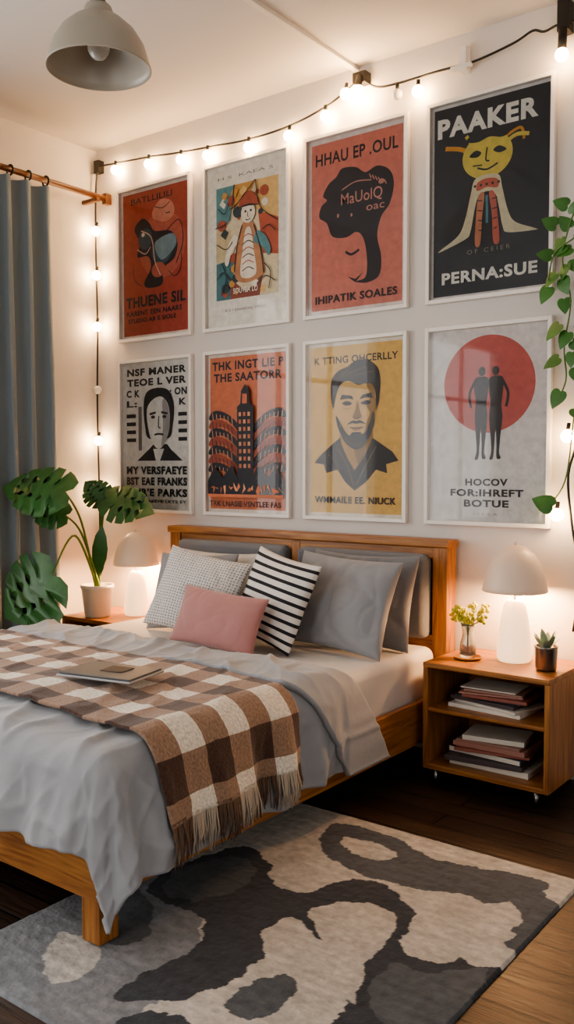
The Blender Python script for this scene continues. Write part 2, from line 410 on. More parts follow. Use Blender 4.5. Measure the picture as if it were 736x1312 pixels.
def p5(a):
    C = '#d2ccc4'; D = '#262425'; G = '#77736f'
    a.rect(0, 0, 1, 1, C)
    for t, y, w in [('NSF MANER', .935, .86), ('TEOE L VER', .865, .86)]: a.text(t, .5, y, w, .05, D, .06)
    a.text('C K', .16, .79, .2, .05, D, .06); a.text(': ON', .82, .79, .24, .05, D, .06)
    a.text('L:  ', .14, .72, .16, .045, D, .05); a.text('K', .88, .72, .1, .045, D, .05)
    for k in range(4):
        a.rect(.06, .46+k*.055, .2, .485+k*.055, D); a.rect(.82, .46+k*.055, .94, .485+k*.055, D)
    a.rect(.24, .40, .29, .7, G)
    a.poly([(.22, .33), (.4, .41), (.46, .44), (.66, .44), (.72, .4), (.88, .33)], D)
    a.poly([(.32, .7), (.36, .79), (.5, .82), (.68, .8), (.76, .7), (.74, .56), (.68, .48), (.4, .48), (.34, .56)], D, True)
    a.poly([(.37, .68), (.45, .74), (.58, .76), (.68, .7), (.7, .58), (.64, .46), (.54, .41), (.44, .46), (.38, .57)], C, True)
    a.poly([(.6, .74), (.68, .69), (.7, .56), (.64, .46), (.58, .43), (.6, .55)], '#98928d', True)
    a.line([(.41, .645), (.5, .655)], .022, D, False); a.line([(.58, .655), (.67, .645)], .022, D, False); a.ell(.46, .625, .03, .011, D); a.ell(.625, .625, .03, .011, D)
    a.line([(.545, .63), (.54, .56), (.57, .55)], .014, D); a.line([(.48, .505), (.54, .51), (.61, .505)], .02, D); a.poly([(.46, .41), (.62, .41), (.56, .33), (.5, .33)], C)
    for t, y, w in [('MY VERSFAEYE', .265, .88), ('BST EAE FRANKS', .19, .88), ("OUR'E PARKS", .115, .88)]: a.text(t, .5, y, w, .055, D, .06)
    a.text('EAEY FKAESYE LKTS EY', .5, .055, .86, .02, D, .02)
def p6(a):
    O = '#c87550'; D = '#2a252c'; L = '#d69b76'
    a.rect(0, 0, 1, 1, '#d6ccc0'); a.rect(.03, .02, .97, .98, O)
    a.text('THK INGT LIE P', .5, .925, .88, .055, D, .05); a.text('THE SAATORR', .5, .85, .84, .055, D, .05)
    # skyline of curved grandstands sweeping towards the tower
    for s in (1, -1):
        X = lambda q: .5+s*(q-.5)
        for k in range(7):
            y = .66-k*.055
            a.poly([(X(.03), y-.04), (X(.1), y-.015), (X(.22), y-.03), (X(.34), y-.075), (X(.41), y-.13), (X(.41), y-.165), (X(.33), y-.115), (X(.2), y-.065), (X(.03), y-.075)], D if k % 2 == 0 else '#9c4a33', True)
            for q in range(6): a.line([(X(.06+q*.05), y-.03-.006*q), (X(.07+q*.05), y-.075-.008*q)], .008, L if k % 2 == 0 else D, False)
    a.poly([(.4, .1), (.4, .66), (.44, .68), (.45, .76), (.5, .8), (.55, .76), (.56, .68), (.6, .66), (.6, .1)], D)
    for k in range(8):
        for q in range(3): a.rect(.425+q*.055, .28+k*.046, .455+q*.055, .305+k*.046, L if (k+q) % 2 else O)
    a.rect(.47, .68, .53, .74, O)
    a.rect(.03, .1, .97, .2, D)
    a.poly([(.03, .2), (.12, .29), (.22, .22), (.34, .3), (.42, .2)], D); a.poly([(.58, .2), (.66, .3), (.78, .22), (.88, .29), (.97, .2)], D)
    rr = random.Random(2)
    for k in range(16): a.poly([(x0+rr.uniform(-.03, .03), y0+rr.uniform(-.02, .02)) for x0, y0 in [(.07+k*.056, .15), (.09+k*.056, .17), (.11+k*.056, .15), (.09+k*.056, .125)]], L if k % 2 else O)
    a.rect(.03, .095, .97, .115, O); a.text('TRK LNASIE VSNTLEE FAS', .5, .055, .88, .035, D, .03)
def p7(a):
    Y = '#d2a95c'; D = '#292526'; SK = '#cfa663'; SH = '#8a672f'
    a.rect(0, 0, 1, 1, '#d9d0c2'); a.rect(.03, .02, .97, .98, Y)
    a.text('K TTING OHCERLLY', .5, .9, .86, .042, D, .03)
    a.poly([(.37, .5), (.36, .38), (.42, .28), (.56, .24), (.66, .36), (.67, .5)], '#b18745', True)
    a.poly([(.5, .4), (.62, .46), (.68, .48), (.67, .36), (.58, .26), (.52, .32)], SH, True)
    a.poly([(.07, .31), (.13, .35), (.25, .41), (.35, .455), (.36, .42), (.42, .34), (.5, .265), (.58, .33), (.65, .4), (.68, .45), (.78, .41), (.88, .37), (.94, .32), (.82, .3), (.83, .25), (.72, .27), (.62, .2), (.5, .15), (.4, .2), (.32, .27), (.2, .25), (.17, .3)], D)
    a.line([(.3, .41), (.42, .3), (.49, .18)], .01, '#6b5a3c'); a.line([(.72, .4), (.62, .3), (.52, .18)], .01, '#6b5a3c'); a.line([(.22, .36), (.3, .32), (.34, .27)], .007, '#6b5a3c')
    a.poly([(.295, .64), (.31, .74), (.4, .79), (.6, .79), (.7, .74), (.715, .64), (.69, .53), (.62, .44), (.53, .4), (.44, .42), (.35, .5), (.31, .57)], SK, True)
    a.poly([(.29, .6), (.255, .65), (.265, .68), (.3, .67)], SK, True); a.poly([(.715, .6), (.75, .65), (.745, .68), (.71, .67)], SH, True)
    a.poly([(.61, .76), (.69, .74), (.71, .64), (.69, .53), (.63, .45), (.6, .46), (.62, .53), (.655, .59), (.62, .63), (.66, .69)], SH, True)
    a.poly([(.275, .62), (.25, .7), (.26, .79), (.34, .84), (.42, .855), (.5, .885), (.62, .89), (.73, .84), (.76, .76), (.745, .66), (.72, .62), (.71, .7), (.68, .745), (.62, .755), (.53, .75), (.44, .775), (.37, .765), (.325, .73), (.3, .68)], D, True)
    a.line([(.36, .8), (.48, .825), (.62, .85)], .007, '#75603a'); a.line([(.44, .8), (.56, .81), (.68, .82)], .006, '#75603a'); a.line([(.3, .76), (.36, .81), (.44, .84)], .006, '#75603a')
    a.poly([(.345, .67), (.37, .7), (.47, .69), (.49, .668), (.43, .675)], D); a.poly([(.55, .668), (.58, .692), (.67, .702), (.69, .67), (.62, .676)], D)
    a.poly([(.37, .648), (.42, .662), (.475, .645), (.42, .634)], D, True); a.poly([(.565, .645), (.62, .662), (.67, .648), (.62, .634)], D, True)
    a.line([(.38, .622), (.43, .616), (.47, .626)], .006, SH)
    a.poly([(.53, .66), (.505, .6), (.48, .572), (.52, .56), (.575, .57), (.555, .6)], SH, True); a.line([(.485, .568), (.52, .558), (.56, .566)], .009, D)
    a.poly([(.42, .525), (.48, .55), (.52, .545), (.56, .55), (.62, .525), (.56, .534), (.52, .528), (.48, .534)], D, True)
    a.line([(.455, .51), (.52, .506), (.59, .51)], .011, D); a.poly([(.47, .5), (.52, .49), (.57, .5), (.52, .505)], '#9b6a35', True)
    a.poly([(.305, .58), (.335, .5), (.42, .415), (.53, .385), (.63, .43), (.7, .53), (.69, .6), (.66, .54), (.62, .49), (.58, .47), (.56, .482), (.48, .482), (.45, .465), (.41, .485), (.36, .53)], D, True)
    a.line([(.4, .45), (.5, .41), (.58, .425)], .007, '#75603a')
    a.text('WMMAILE EE. NIUCK', .5, .095, .84, .04, D, .04)
def p8(a):
    C = '#d6d0ca'; D = '#2c2625'
    a.rect(0, 0, 1, 1, C); a.ell(.51, .71, .385, .25, '#ba5a51', 64)
    for cx, s in ((.45, 1), (.575, -1)):
        a.ell(cx+.005*s, .775, .03, .024, D)
        a.poly([(cx-.06, .735), (cx, .75), (cx+.06, .735), (cx+.055, .66), (cx+.045, .6), (cx+.055, .54), (cx+.04, .44), (cx+.03, .36), (cx+.045, .33), (cx+.01, .33), (cx+.008, .4), (cx, .48), (cx-.01, .4), (cx-.02, .33), (cx-.05, .325), (cx-.035, .37), (cx-.045, .46), (cx-.055, .55), (cx-.045, .62), (cx-.06, .68)], D, True)
        a.line([(cx-s*.055, .725), (cx-s*.1, .66), (cx-s*.085, .59)], .022, D)
    for t, y, w in [('HOCOV', .205, .36), ('FOR:IHREFT', .15, .62), ('BOTUE', .095, .38)]: a.text(t, .5, y, w, .038, D, .05)
    a.text('I I L S A', .5, .04, .2, .012, '#8a837c', 0)
ZT, ZB = 2.28, 1.17
cols = [-4.172, -3.411, -2.652, -1.883]
for c, d in zip(cols, (p1, p2, p3, p4)): frame(c, ZT, d)
for c, d in zip(cols, (p5, p6, p7, p8)): frame(c, ZB, d)

# ------------------------------------------------------------------ string lights
sl = empty('string_lights')
M_bulb = mat('bulb_glow', '#fff0d8', .3, emis=(1, .62, .30, 1), estr=95)
M_bulb_off = mat('bulb_frosted', '#e9e4da', .25)
yw = -.045
top = [(-4.66, yw, 3.46), (-4.57, yw, 3.45), (-4.18, yw, 3.42), (-3.9, yw, 3.39), (-3.63, yw, 3.37), (-3.36, yw, 3.35), (-3.06, yw, 3.36), (-2.82, yw, 3.405), (-2.677, yw, 3.46), (-2.597, yw, 3.49),
       (-2.5, yw, 3.43), (-2.375, yw, 3.415), (-2.126, yw, 3.415), (-1.955, yw, 3.41), (-1.751, yw, 3.44), (-1.657, yw, 3.47), (-1.6, yw, 3.45), (-1.507, yw, 3.46), (-1.3, yw, 3.4), (-1.27, yw, 3.1)]
vert = [(-4.66, yw, 3.46), (-4.685, yw, 3.3), (-4.69, yw, 2.9), (-4.68, yw, 2.4), (-4.69, yw, 1.9), (-4.68, yw, 1.3), (-4.69, -.03, .9)]
rv = [(-1.27, yw, 3.1), (-1.3, yw, 2.8), (-1.41, yw, 2.5), (-1.42, yw, 2.2), (-1.43, yw, 1.9), (-1.42, yw, 1.6), (-1.46, yw, 1.42), (-1.44, yw, 1.2), (-1.40, yw, .95), (-1.43, -.035, .7)]
v, f = merge([tubedata(smoothpath(p, 5), .006, 6) for p in (top, vert, rv)])
mobj('cable', v, f, M_black, sl, True)
bulbs = [(-4.49, yw, 3.40), (-4.18, yw, 3.375), (-3.9, yw, 3.345), (-3.68, yw, 3.325), (-3.36, yw, 3.305), (-3.06, yw-.01, 3.30), (-2.82, yw, 3.355), (-2.677, yw-.02, 3.43), (-2.25, yw-.01, 3.34), (-1.507, yw-.03, 3.31),
         (-4.665, yw-.02, 3.03), (-4.665, yw-.02, 2.74), (-4.665, yw-.02, 2.4), (-4.66, yw-.02, 1.64), (-4.66, yw-.02, 1.3), (-1.455, yw-.03, 1.60), (-1.5, yw-.03, 1.24)]
L = [spheredata(b, .030) for b in bulbs]+[spheredata((-2.59, yw-.04, 3.40), .046)]
v, f = merge(L); mobj('glowing_bulbs', v, f, M_bulb, sl, True)
v, f = merge([spheredata((-2.375, yw, 3.36), .028), spheredata((-4.665, yw-.02, 1.98), .028)]); mobj('unlit_bulbs', v, f, M_bulb_off, sl, True)
so = []
for b in bulbs+[(-2.375, yw, 3.36)]:
    so.append(tubedata([(b[0], b[1], b[2]+.02), (b[0], (b[1]+yw)/2, b[2]+.058)], .010, 8))
so.append(tubedata([(-2.59, yw-.04, 3.43), (-2.597, yw-.01, 3.5)], .02, 10)); so.append(tubedata([(-1.507, yw-.03, 3.33), (-1.507, yw-.02, 3.43)], .02, 10))
v, f = merge(so); mobj('bulb_sockets', v, f, M_black, sl, True)
boxes('cable_clips', [((-4.70, -.05, 3.42), (-4.65, 0, 3.5)), ((-2.64, -.06, 3.47), (-2.56, 0, 3.53)), ((-1.535, -.07, 3.42), (-1.48, 0, 3.56))], M_black, sl, .004)
boxes('wall_clip', [((-2.03, -.05, 3.38), (-1.99, 0, 3.50)), ((-2.07, -.06, 3.39), (-1.96, -.04, 3.41))], M_frame, sl, .003)

# ------------------------------------------------------------------ ceiling pendant
pl = empty('pendant_lamp'); pc = (-2.77, -1.68, 0)
M_shade = mat('pendant_enamel', '#a8a092', .35)
lathe('pendant_shade', [(.0, 3.262), (.05, 3.262), (.055, 3.25), (.06, 3.225), (.10, 3.205), (.145, 3.165), (.18, 3.11), (.196, 3.055), (.204, 3.03), (.206, 3.022), (.202, 3.02), (.192, 3.05), (.175, 3.105), (.14, 3.155), (.095, 3.195), (0, 3.21)], pc, M_shade, pl, 64)
lathe('pendant_neck', [(0, 3.33), (.022, 3.33), (.03, 3.31), (.035, 3.262), (0, 3.262)], pc, M_metal, pl)
tube('pendant_rod', [(pc[0], pc[1], 3.33), (pc[0], pc[1], 3.57)], .008, M_metal, pl)
lathe('ceiling_rose', [(0, 3.545), (.05, 3.55), (.055, 3.579), (0, 3.579)], pc, M_metal, pl)
v, f = spheredata((pc[0], pc[1], 3.11), .045, sz=1.2); mobj('pendant_bulb', v, f, mat('clear_bulb', '#f2efe8', .08, trans=.6), pl, True)

# ------------------------------------------------------------------ bed
bed = empty('bed')
BX0, BX1 = -3.94, -2.03; BF = -2.36
boxes('headboard_posts', [((BX1-.085, -.12, 0), (BX1, -.025, 1.085)), ((BX0, -.12, 0), (BX0+.085, -.025, 1.085)), ((-3.0, -.115, .75), (-2.94, -.035, 1.05))], M_woodZ, bed, .006)
boxes('headboard_rails', [((BX0-.01, -.135, 1.06), (BX1+.01, -.02, 1.10)), ((BX0+.085, -.11, .3), (BX1-.085, -.04, .62)), ((BX0+.085, -.11, 1.0), (BX1-.085, -.04, 1.06))], M_woodX, bed, .006)
boxes('headboard_back', [((BX0+.085, -.06, .6), (BX1-.085, -.035, 1.0))], M_woodX, bed, .0)
M_grey = mat('grey_upholstery', '#6f7176', .9, bump=.25, bscale=260, sheen=.2)
boxes('headboard_cushions', [((-3.84, -.17, .6), (-3.01, -.07, 1.025)), ((-2.93, -.17, .6), (-2.13, -.07, 1.025))], M_grey, bed, .035, 5)
boxes('side_rails', [((BX1-.03, BF+.03, .15), (BX1, -.12, .35)), ((BX0, BF+.03, .15), (BX0+.03, -.12, .35))], M_woodY, bed, .005)
boxes('foot_rail', [((BX0, BF, .15), (BX1, BF+.03, .35))], M_woodX, bed, .005)
boxes('slats', [((BX0+.03, -2.3+.28*k, .24), (BX1-.03, -2.2+.28*k, .262)) for k in range(8)], M_woodX, bed, 0)
boxes('legs', [((BX1-.085, BF+.005, .016), (BX1-.005, BF+.085, .2)), ((BX0+.005, BF+.005, 0), (BX0+.085, BF+.085, .2))], M_woodZ, bed, .005)
M_sheet = mat('white_sheet', '#cfcac6', .85, bump=.1, bscale=14)
mt = box('mattress', (-3.9, -2.31, .264), (-2.075, -.14, .572), M_sheet, bed, .05, 6)

XL, XR, YH, YF = -3.86, -2.10, -1.12, -2.27
Wd, Ln = XR-XL, YH-YF
def nz(x, y, z=0): return noise.noise(Vector((x, y, z)))
def ridge(q, w): return max(0, 1-abs(q)*w)**1.6
def drape(a, b, off=0, top=.60, fold_amp=1, wr=1):
    exr = max(0, a-Wd); exl = max(0, -a); ey = max(0, b-Ln)
    sg = 1 if exr > 0 else -1; ex = exr+exl; e = hypot(ex, ey)
    dx, dy = (sg*ex/e, ey/e) if e > 1e-6 else (0, 0)
    r0 = .09; th = e/r0
    if th < pi/2: out = (r0+off)*sin(th); z = top-r0+(r0+off)*cos(th); down = r0*(1-cos(th))
    else: out = r0+off; down = r0+e-r0*pi/2; z = top-down
    ac = min(max(a, 0), Wd); bc = min(max(b, 0), Ln)
    ang = atan2(ey, ex) if e > 1e-6 else 0
    p = bc+(Wd-ac if ey > 0 else 0)+.35*ang/(pi/2)
    if sg < 0 and ex > 0 and ey == 0: p = bc+9
    h = max(0, down-.03)
    fo = .45+.8*nz(p*4.4+11, h*1.2, 1)+.5*nz(p*8.5+3, h*1.6, 4)+.12*nz(p*19, h*3, 9)
    fo = max(0, min(1.5, fo)); fa = min(h*.36, .10)*fo*fold_amp
    fa += ex*ey*.6
    x = XL+ac+dx*(out+fa); y = YH-bc-dy*(out+fa)
    k = max(0, 1-h*4)
    wx = a+.10*nz(a*1.6, b*1.6, 7); wy = b+.10*nz(a*1.6, b*1.6, 17)
    # long soft creases running diagonally across the bed plus a few shorter ones
    rid = ridge(nz(wx*1.0+wy*1.6, wx*3.6-wy*2.2, 2), 4)*.014+ridge(nz(wx*4.2-wy*1.6, wx*1.2+wy*3.0, 12), 5)*.009+ridge(nz(wx*7+wy*2, wy*5-wx*1.5, 22), 6)*.004
    z += k*(wr*rid+.016*nz(a*2.2, b*2.2, 5))
    if h > .0:
        kk = min(1, h*8)*wr
        c = ridge(nz(p*6+h*5, h*5-p*2, 31), 4)*.010+ridge(nz(p*9-h*6, h*4, 33), 5)*.006
        x += dx*kk*c; y -= dy*kk*c
    return Vector((x, y, z))
def sheet(name, a0, a1, b0, b1, na, nb, m, off=0, parent=None, warp=None, thick=.012, wr=1):
    V = []; F = []; UV = []
    for j in range(nb+1):
        for i in range(na+1):
            a = a0+(a1-a0)*i/na; b = b0+(b1-b0)*j/nb; UV.append((a, b))
            A, B = warp(a, b) if warp else (a, b)
            p = drape(A, B, off, wr=wr)
            if B < 0: p.y += -B      # part reaching toward the pillows
            V.append(p)
    for j in range(nb):
        for i in range(na):
            q = j*(na+1)+i; F.append((q, q+na+1, q+na+2, q+1))
    o = mobj(name, V, F, m, parent, True)
    uv = o.data.uv_layers.new(name='UVMap')
    for lp in o.data.loops: uv.data[lp.index].uv = UV[lp.vertex_index]
    s = o.modifiers.new('sol', 'SOLIDIFY'); s.thickness = thick; s.offset = -1
    return o
M_duvet = mat('duvet_cotton', '#9a9b9f', .85, bump=.12, bscale=45, sheen=.25)
dv = empty('duvet')
def wd(a, b):
    t = max(0, a-Wd)
    return a-.02*nz(b*3, 4), b-.05*nz(a*2, 1)*max(0, 1-b*3)-.45*t*max(0, 1-b*2.2)
sheet('duvet_cover', -.34, Wd+.43, 0, Ln+.34, 240, 180, M_duvet, 0, dv, wd, .02)
def wf(a, b):
    t = max(0, a-Wd)
    return a, b+.05*nz(a*1.7+3, 2)-.62*t
sheet('duvet_turned_fold', -.3, Wd+.44, -.05, .26, 240, 50, M_duvet, .03, dv, wf, .026)

# plaid throw
def plaid():
    m = bpy.data.materials.new('plaid_wool'); m.use_nodes = True; n = m.node_tree.nodes; l = m.node_tree.links; b = n['Principled BSDF']
    uv = n.new('ShaderNodeUVMap'); sp = n.new('ShaderNodeSeparateXYZ'); l.new(uv.outputs[0], sp.inputs[0])
    outs = []
    for k in (0, 1):
        d = n.new('ShaderNodeMath'); d.operation = 'DIVIDE'; d.inputs[1].default_value = .235; l.new(sp.outputs[k], d.inputs[0])
        fr = n.new('ShaderNodeMath'); fr.operation = 'FRACT'; l.new(d.outputs[0], fr.inputs[0])
        lt = n.new('ShaderNodeMath'); lt.operation = 'LESS_THAN'; lt.inputs[1].default_value = .5; l.new(fr.outputs[0], lt.inputs[0]); outs.append(lt)
    ad = n.new('ShaderNodeMath'); ad.operation = 'ADD'; l.new(outs[0].outputs[0], ad.inputs[0]); l.new(outs[1].outputs[0], ad.inputs[1])
    hf = n.new('ShaderNodeMath'); hf.operation = 'MULTIPLY'; hf.inputs[1].default_value = .5; l.new(ad.outputs[0], hf.inputs[0])
    r = n.new('ShaderNodeValToRGB'); r.color_ramp.interpolation = 'CONSTANT'; e = r.color_ramp.elements
    e[0].color = lin('#e2d9cb'); e[1].position = .25; e[1].color = lin('#957863'); e2 = e.new(.75); e2.color = lin('#4c3326')
    l.new(hf.outputs[0], r.inputs[0])
    t = n.new('ShaderNodeTexNoise'); t.inputs['Scale'].default_value = 110; t.inputs['Detail'].default_value = 4; l.new(uv.outputs[0], t.inputs['Vector'])
    mr = n.new('ShaderNodeMapRange'); mr.inputs[1].default_value = .3; mr.inputs[2].default_value = .7; mr.inputs[3].default_value = .7; mr.inputs[4].default_value = 1.25; l.new(t.outputs[0], mr.inputs[0])
    mx = n.new('ShaderNodeMix'); mx.data_type = 'RGBA'; mx.blend_type = 'MULTIPLY'; mx.inputs[0].default_value = 1
    l.new(r.outputs[0], mx.inputs[6]); l.new(mr.outputs[0], mx.inputs[7]); l.new(mx.outputs[2], b.inputs['Base Color'])
    b.inputs['Roughness'].default_value = .95; b.inputs['Sheen Weight'].default_value = .2
    bp = n.new('ShaderNodeBump'); bp.inputs['Strength'].default_value = .7; bp.inputs['Distance'].default_value = .005; l.new(t.outputs[0], bp.inputs['Height']); l.new(bp.outputs[0], b.inputs['Normal'])
    return m
M_plaid = plaid()
th = empty('plaid_throw_blanket')
def wt(a, b): return a, b+.04*(a-Wd)*.5+.012*nz(a*3, b)
sheet('blanket', -.2, Wd+.30, .30, 1.05, 200, 90, M_plaid, .036, th, wt, .01, .5)
fr = []
N = 120
for k in range(N):
    b = .303+(1.047-.303)*k/(N-1)
    A, B = wt(Wd+.30, b)
    p = drape(A, B, .036, wr=.5); j1 = random.uniform(-.010, .010); ln = random.uniform(.095, .135)
    q = p+Vector((.004+random.uniform(-.004, .010), j1, -ln*.55)); r_ = p+Vector((random.uniform(-.004, .012), j1*1.8, -ln))
    fr.append((tubedata([p+Vector((-.006, 0, .012)), q, r_], lambda t: .0040*(1-.5*t), 5), b))
dk = lambda b: (b/.235) % 1 < .5
v, f = merge([x[0] for x in fr if dk(x[1])]); mobj('fringe_dark', v, f, mat('fringe_brown', '#6b5343', .95), th, True)
v, f = merge([x[0] for x in fr if not dk(x[1])]); mobj('fringe_light', v, f, mat('fringe_taupe', '#b3a493', .95), th, True)

# closed laptop on the throw
tb = empty('closed_laptop', (-2.60, -1.80, .664)); tb.rotation_euler = (0, 0, radians(12))
box('laptop_base', (-.17, -.115, 0), (.17, .115, .009), mat('laptop_silver', '#a3a3a5', .5, .2), tb, .004, 3)
box('laptop_lid', (-.163, -.108, .0095), (.163, .108, .016), mat('laptop_dark', '#5a5c60', .5, 0, spec=.4), tb, .004, 3)
box('note_card', (-.03, -.03, .0165), (.07, .06, .0185), mat('card_dark', '#232224', .6), tb, .001)

# ------------------------------------------------------------------ pillows
def pillow(name, w, h, T, bot, yaw, lean, roll, m, seed=0, n=60, wk=1):
    V = []; F = []; UV = []
    for side in (1, -1):
        for j in range(n+1):
            for i in range(n+1):
                u = -1+2*i/n; v_ = -1+2*j/n
                u = sin(u*pi/2)*.6+u*.4; v_ = sin(v_*pi/2)*.6+v_*.4
                x = w/2*u*(1-.075*(1-v_*v_)*abs(u)); z = h/2*v_*(1-.075*(1-u*u)*abs(v_))
                pr = ((1-abs(u)**2.6)*(1-abs(v_)**2.6))
                t = T/2*max(0, pr)**.48
                edge = min(1, pr*3)
                sc = ridge(nz(x*5+z*3+seed, z*4-x*2, 3), 3.5)*.011+ridge(nz(x*9-z*4+seed, z*7+x*3, 6), 4)*.005
                t += wk*edge*(.012*nz(x*5+seed, z*5, seed)-sc)
                V.append((x, -side*t, z)); UV.append(((u+1)/2, (v_+1)/2))
    o = (n+1)**2
    for s in (0, 1):
        for j in range(n):
            for i in range(n):
                a = s*o+j*(n+1)+i; q = (a, a+1, a+n+2, a+n+1); F.append(q if s == 0 else q[::-1])
    R = Matrix.Rotation(radians(yaw), 4, 'Z')@Matrix.Rotation(-radians(lean), 4, 'X')@Matrix.Rotation(radians(roll), 4, 'Y')
    ob = mobj(name, V, F, m, None, True)
    uv = ob.data.uv_layers.new(name='UVMap')
    for lp in ob.data.loops: uv.data[lp.index].uv = UV[lp.vertex_index]
    import bmesh
    bm = bmesh.new(); bm.from_mesh(ob.data); bmesh.ops.remove_doubles(bm, verts=bm.verts, dist=.0008); bmesh.ops.recalc_face_normals(bm, faces=bm.faces); bm.to_mesh(ob.data); bm.free()
    for p in ob.data.polygons: p.use_smooth = True
    pts = [R@v.co for v in ob.data.vertices]; zm = min(p.z for p in pts)
    ob.matrix_world = Matrix.Translation(Vector((bot[0], bot[1], bot[2]-zm)))@R
    return ob
M_pg = mat('pillow_grey', '#8b8b8e', .85, bump=.15, bscale=45, sheen=.2)
M_pg2 = mat('pillow_darkgrey', '#77777a', .85, bump=.15, bscale=45, sheen=.2)
M_pl = mat('pillow_light', '#c3bfba', .85, bump=.15, bscale=45, sheen=.2)
M_pp = mat('pillow_pink', '#a97570', .8, bump=.25, bscale=120, sheen=.4)
def uvmat(name, kind):
    m = bpy.data.materials.new(name); m.use_nodes = True; n = m.node_tree.nodes; l = m.node_tree.links; b = n['Principled BSDF']
    uv = n.new('ShaderNodeUVMap'); b.inputs['Roughness'].default_value = .9
    if kind == 'stripe':
        sp = n.new('ShaderNodeSeparateXYZ'); l.new(uv.outputs[0], sp.inputs[0])
        d = n.new('ShaderNodeMath'); d.operation = 'MULTIPLY'; d.inputs[1].default_value = 10; l.new(sp.outputs[1], d.inputs[0])
        fr_ = n.new('ShaderNodeMath'); fr_.operation = 'FRACT'; l.new(d.outputs[0], fr_.inputs[0])
        lt = n.new('ShaderNodeMath'); lt.operation = 'LESS_THAN'; lt.inputs[1].default_value = .38; l.new(fr_.outputs[0], lt.inputs[0])
        mx = n.new('ShaderNodeMix'); mx.data_type = 'RGBA'; mx.inputs[6].default_value = lin('#d5cfc8'); mx.inputs[7].default_value = lin('#232227')
        l.new(lt.outputs[0], mx.inputs[0]); l.new(mx.outputs[2], b.inputs['Base Color'])
    else:
        v_ = n.new('ShaderNodeTexVoronoi'); v_.inputs['Scale'].default_value = 30; v_.inputs['Randomness'].default_value = .15; l.new(uv.outputs[0], v_.inputs['Vector'])
        r = n.new('ShaderNodeValToRGB'); r.color_ramp.elements[0].position = .2; r.color_ramp.elements[1].position = .38
        r.color_ramp.elements[0].color = lin('#858280'); r.color_ramp.elements[1].color = lin('#d2cdc8')
        l.new(v_.outputs['Distance'], r.inputs[0]); l.new(r.outputs[0], b.inputs['Base Color'])
        bp = n.new('ShaderNodeBump'); bp.inputs['Strength'].default_value = .8; bp.inputs['Distance'].default_value = .006; l.new(v_.outputs['Distance'], bp.inputs['Height']); l.new(bp.outputs[0], b.inputs['Normal'])
    return m
ZM = .574
pillow('bed_pillow', .62, .42, .13, (-3.42, -.30, ZM), 0, 14, 0, M_pl, 2)
pillow('bed_pillow', .60, .43, .13, (-3.20, -.43, ZM), 0, 20, -2, M_pl, 1)
pillow('bed_pillow', .52, .44, .14, (-3.33, -.57, ZM), 6, 22, -2, M_pg, 8)
pillow('bed_pillow', .62, .47, .13, (-2.40, -.34, ZM), 0, 14, 0, M_pg2, 3)
pillow('bed_pillow', .62, .47, .17, (-2.40, -.52, ZM), -5, 20, 2, M_pg, 4)
pillow('textured_throw_pillow', .50, .44, .14, (-3.13, -.75, ZM), 12, 24, 10, uvmat('knit_dots', 'dots'), 5, wk=.7)
pillow('striped_throw_pillow', .47, .45, .14, (-2.68, -.68, ZM), -10, 20, 9, uvmat('stripes', 'stripe'), 6, wk=.7)
pillow('lumbar_pillow', .53, .29, .12, (-2.85, -.90, ZM), 2, 22, 4, M_pp, 7, wk=.45)

# ------------------------------------------------------------------ nightstands
def nightstand(x0, x1, y0, y1, z0, z1):
    e = empty('nightstand'); t = .024
    zs = z0+(z1-z0)*.58
    boxes('top_and_shelves', [((x0, y0, z1-t), (x1, y1, z1)), ((x0+t, y0+.004, zs-.018), (x1-t, y1, zs)), ((x0+t, y0+.002, z0), (x1-t, y1, z0+t))], M_woodX, e, .003)
    boxes('side_panels', [((x0, y0+.002, z0), (x0+t, y1, z1-t)), ((x1-t, y0+.002, z0), (x1, y1, z1-t))], M_woodZ, e, .003)
    boxes('back_panel', [((x0+t, y1-.012, z0+t), (x1-t, y1, z1-t))], M_woodX, e, 0)
    L = []
    for x in (x0+.06, x1-.06):
        for y in (y0+.02, y1-.05):
            L.append(tubedata([(x, y, z0), (x, y, .0)], lambda q: .013-.004*q, 10))
    v, f = merge(L); mobj('metal_legs', v, f, M_metal, e, True)
    return zs, z0+t
zs, zb = nightstand(-1.97, -1.37, -.476, -.03, .072, .565)
nightstand(-4.52, -3.97, -.50, -.03, .062, .53)

def stack(name, c, z, items, seed):
    random.seed(seed); e = empty(name)
    cols_ = ['#d8d0c4', '#4f4547', '#a8796c', '#e0d9cf', '#3a3b46', '#9c7466', '#cfc7bd', '#8f5547']
    for k, (w_, d_, h_) in enumerate(items):
        cc_ = cols_[(k*3+seed) % 8]
        o = box('magazine', (-w_/2, -d_/2, 0), (w_/2, d_/2, h_), mat('mag_'+cc_[1:], cc_, .45), e, .0015)
        o.location = (c[0]+random.uniform(-.025, .025), c[1]+random.uniform(-.02, .02), z+.0005); o.rotation_euler = (0, 0, radians(random.uniform(-16, 16)))
        if h_ > .023: box('pages', (-w_/2+.004, -d_/2-.0006, .003), (w_/2-.004, d_/2-.004, h_-.003), mat('paper', '#d9d2c6', .8), o, 0)
        z += h_+.0008
stack('magazine_stack', (-1.68, -.29, 0), zs, [(.36, .24, .018), (.34, .23, .012), (.33, .23, .016), (.32, .22, .008), (.3, .22, .014), (.29, .21, .008), (.27, .2, .010), (.26, .19, .006)], 3)
stack('magazine_stack', (-1.69, -.29, 0), zb, [(.38, .26, .028), (.36, .25, .022), (.36, .24, .026), (.34, .24, .012), (.34, .23, .022), (.3, .22, .012), (.28, .2, .022)], 6)

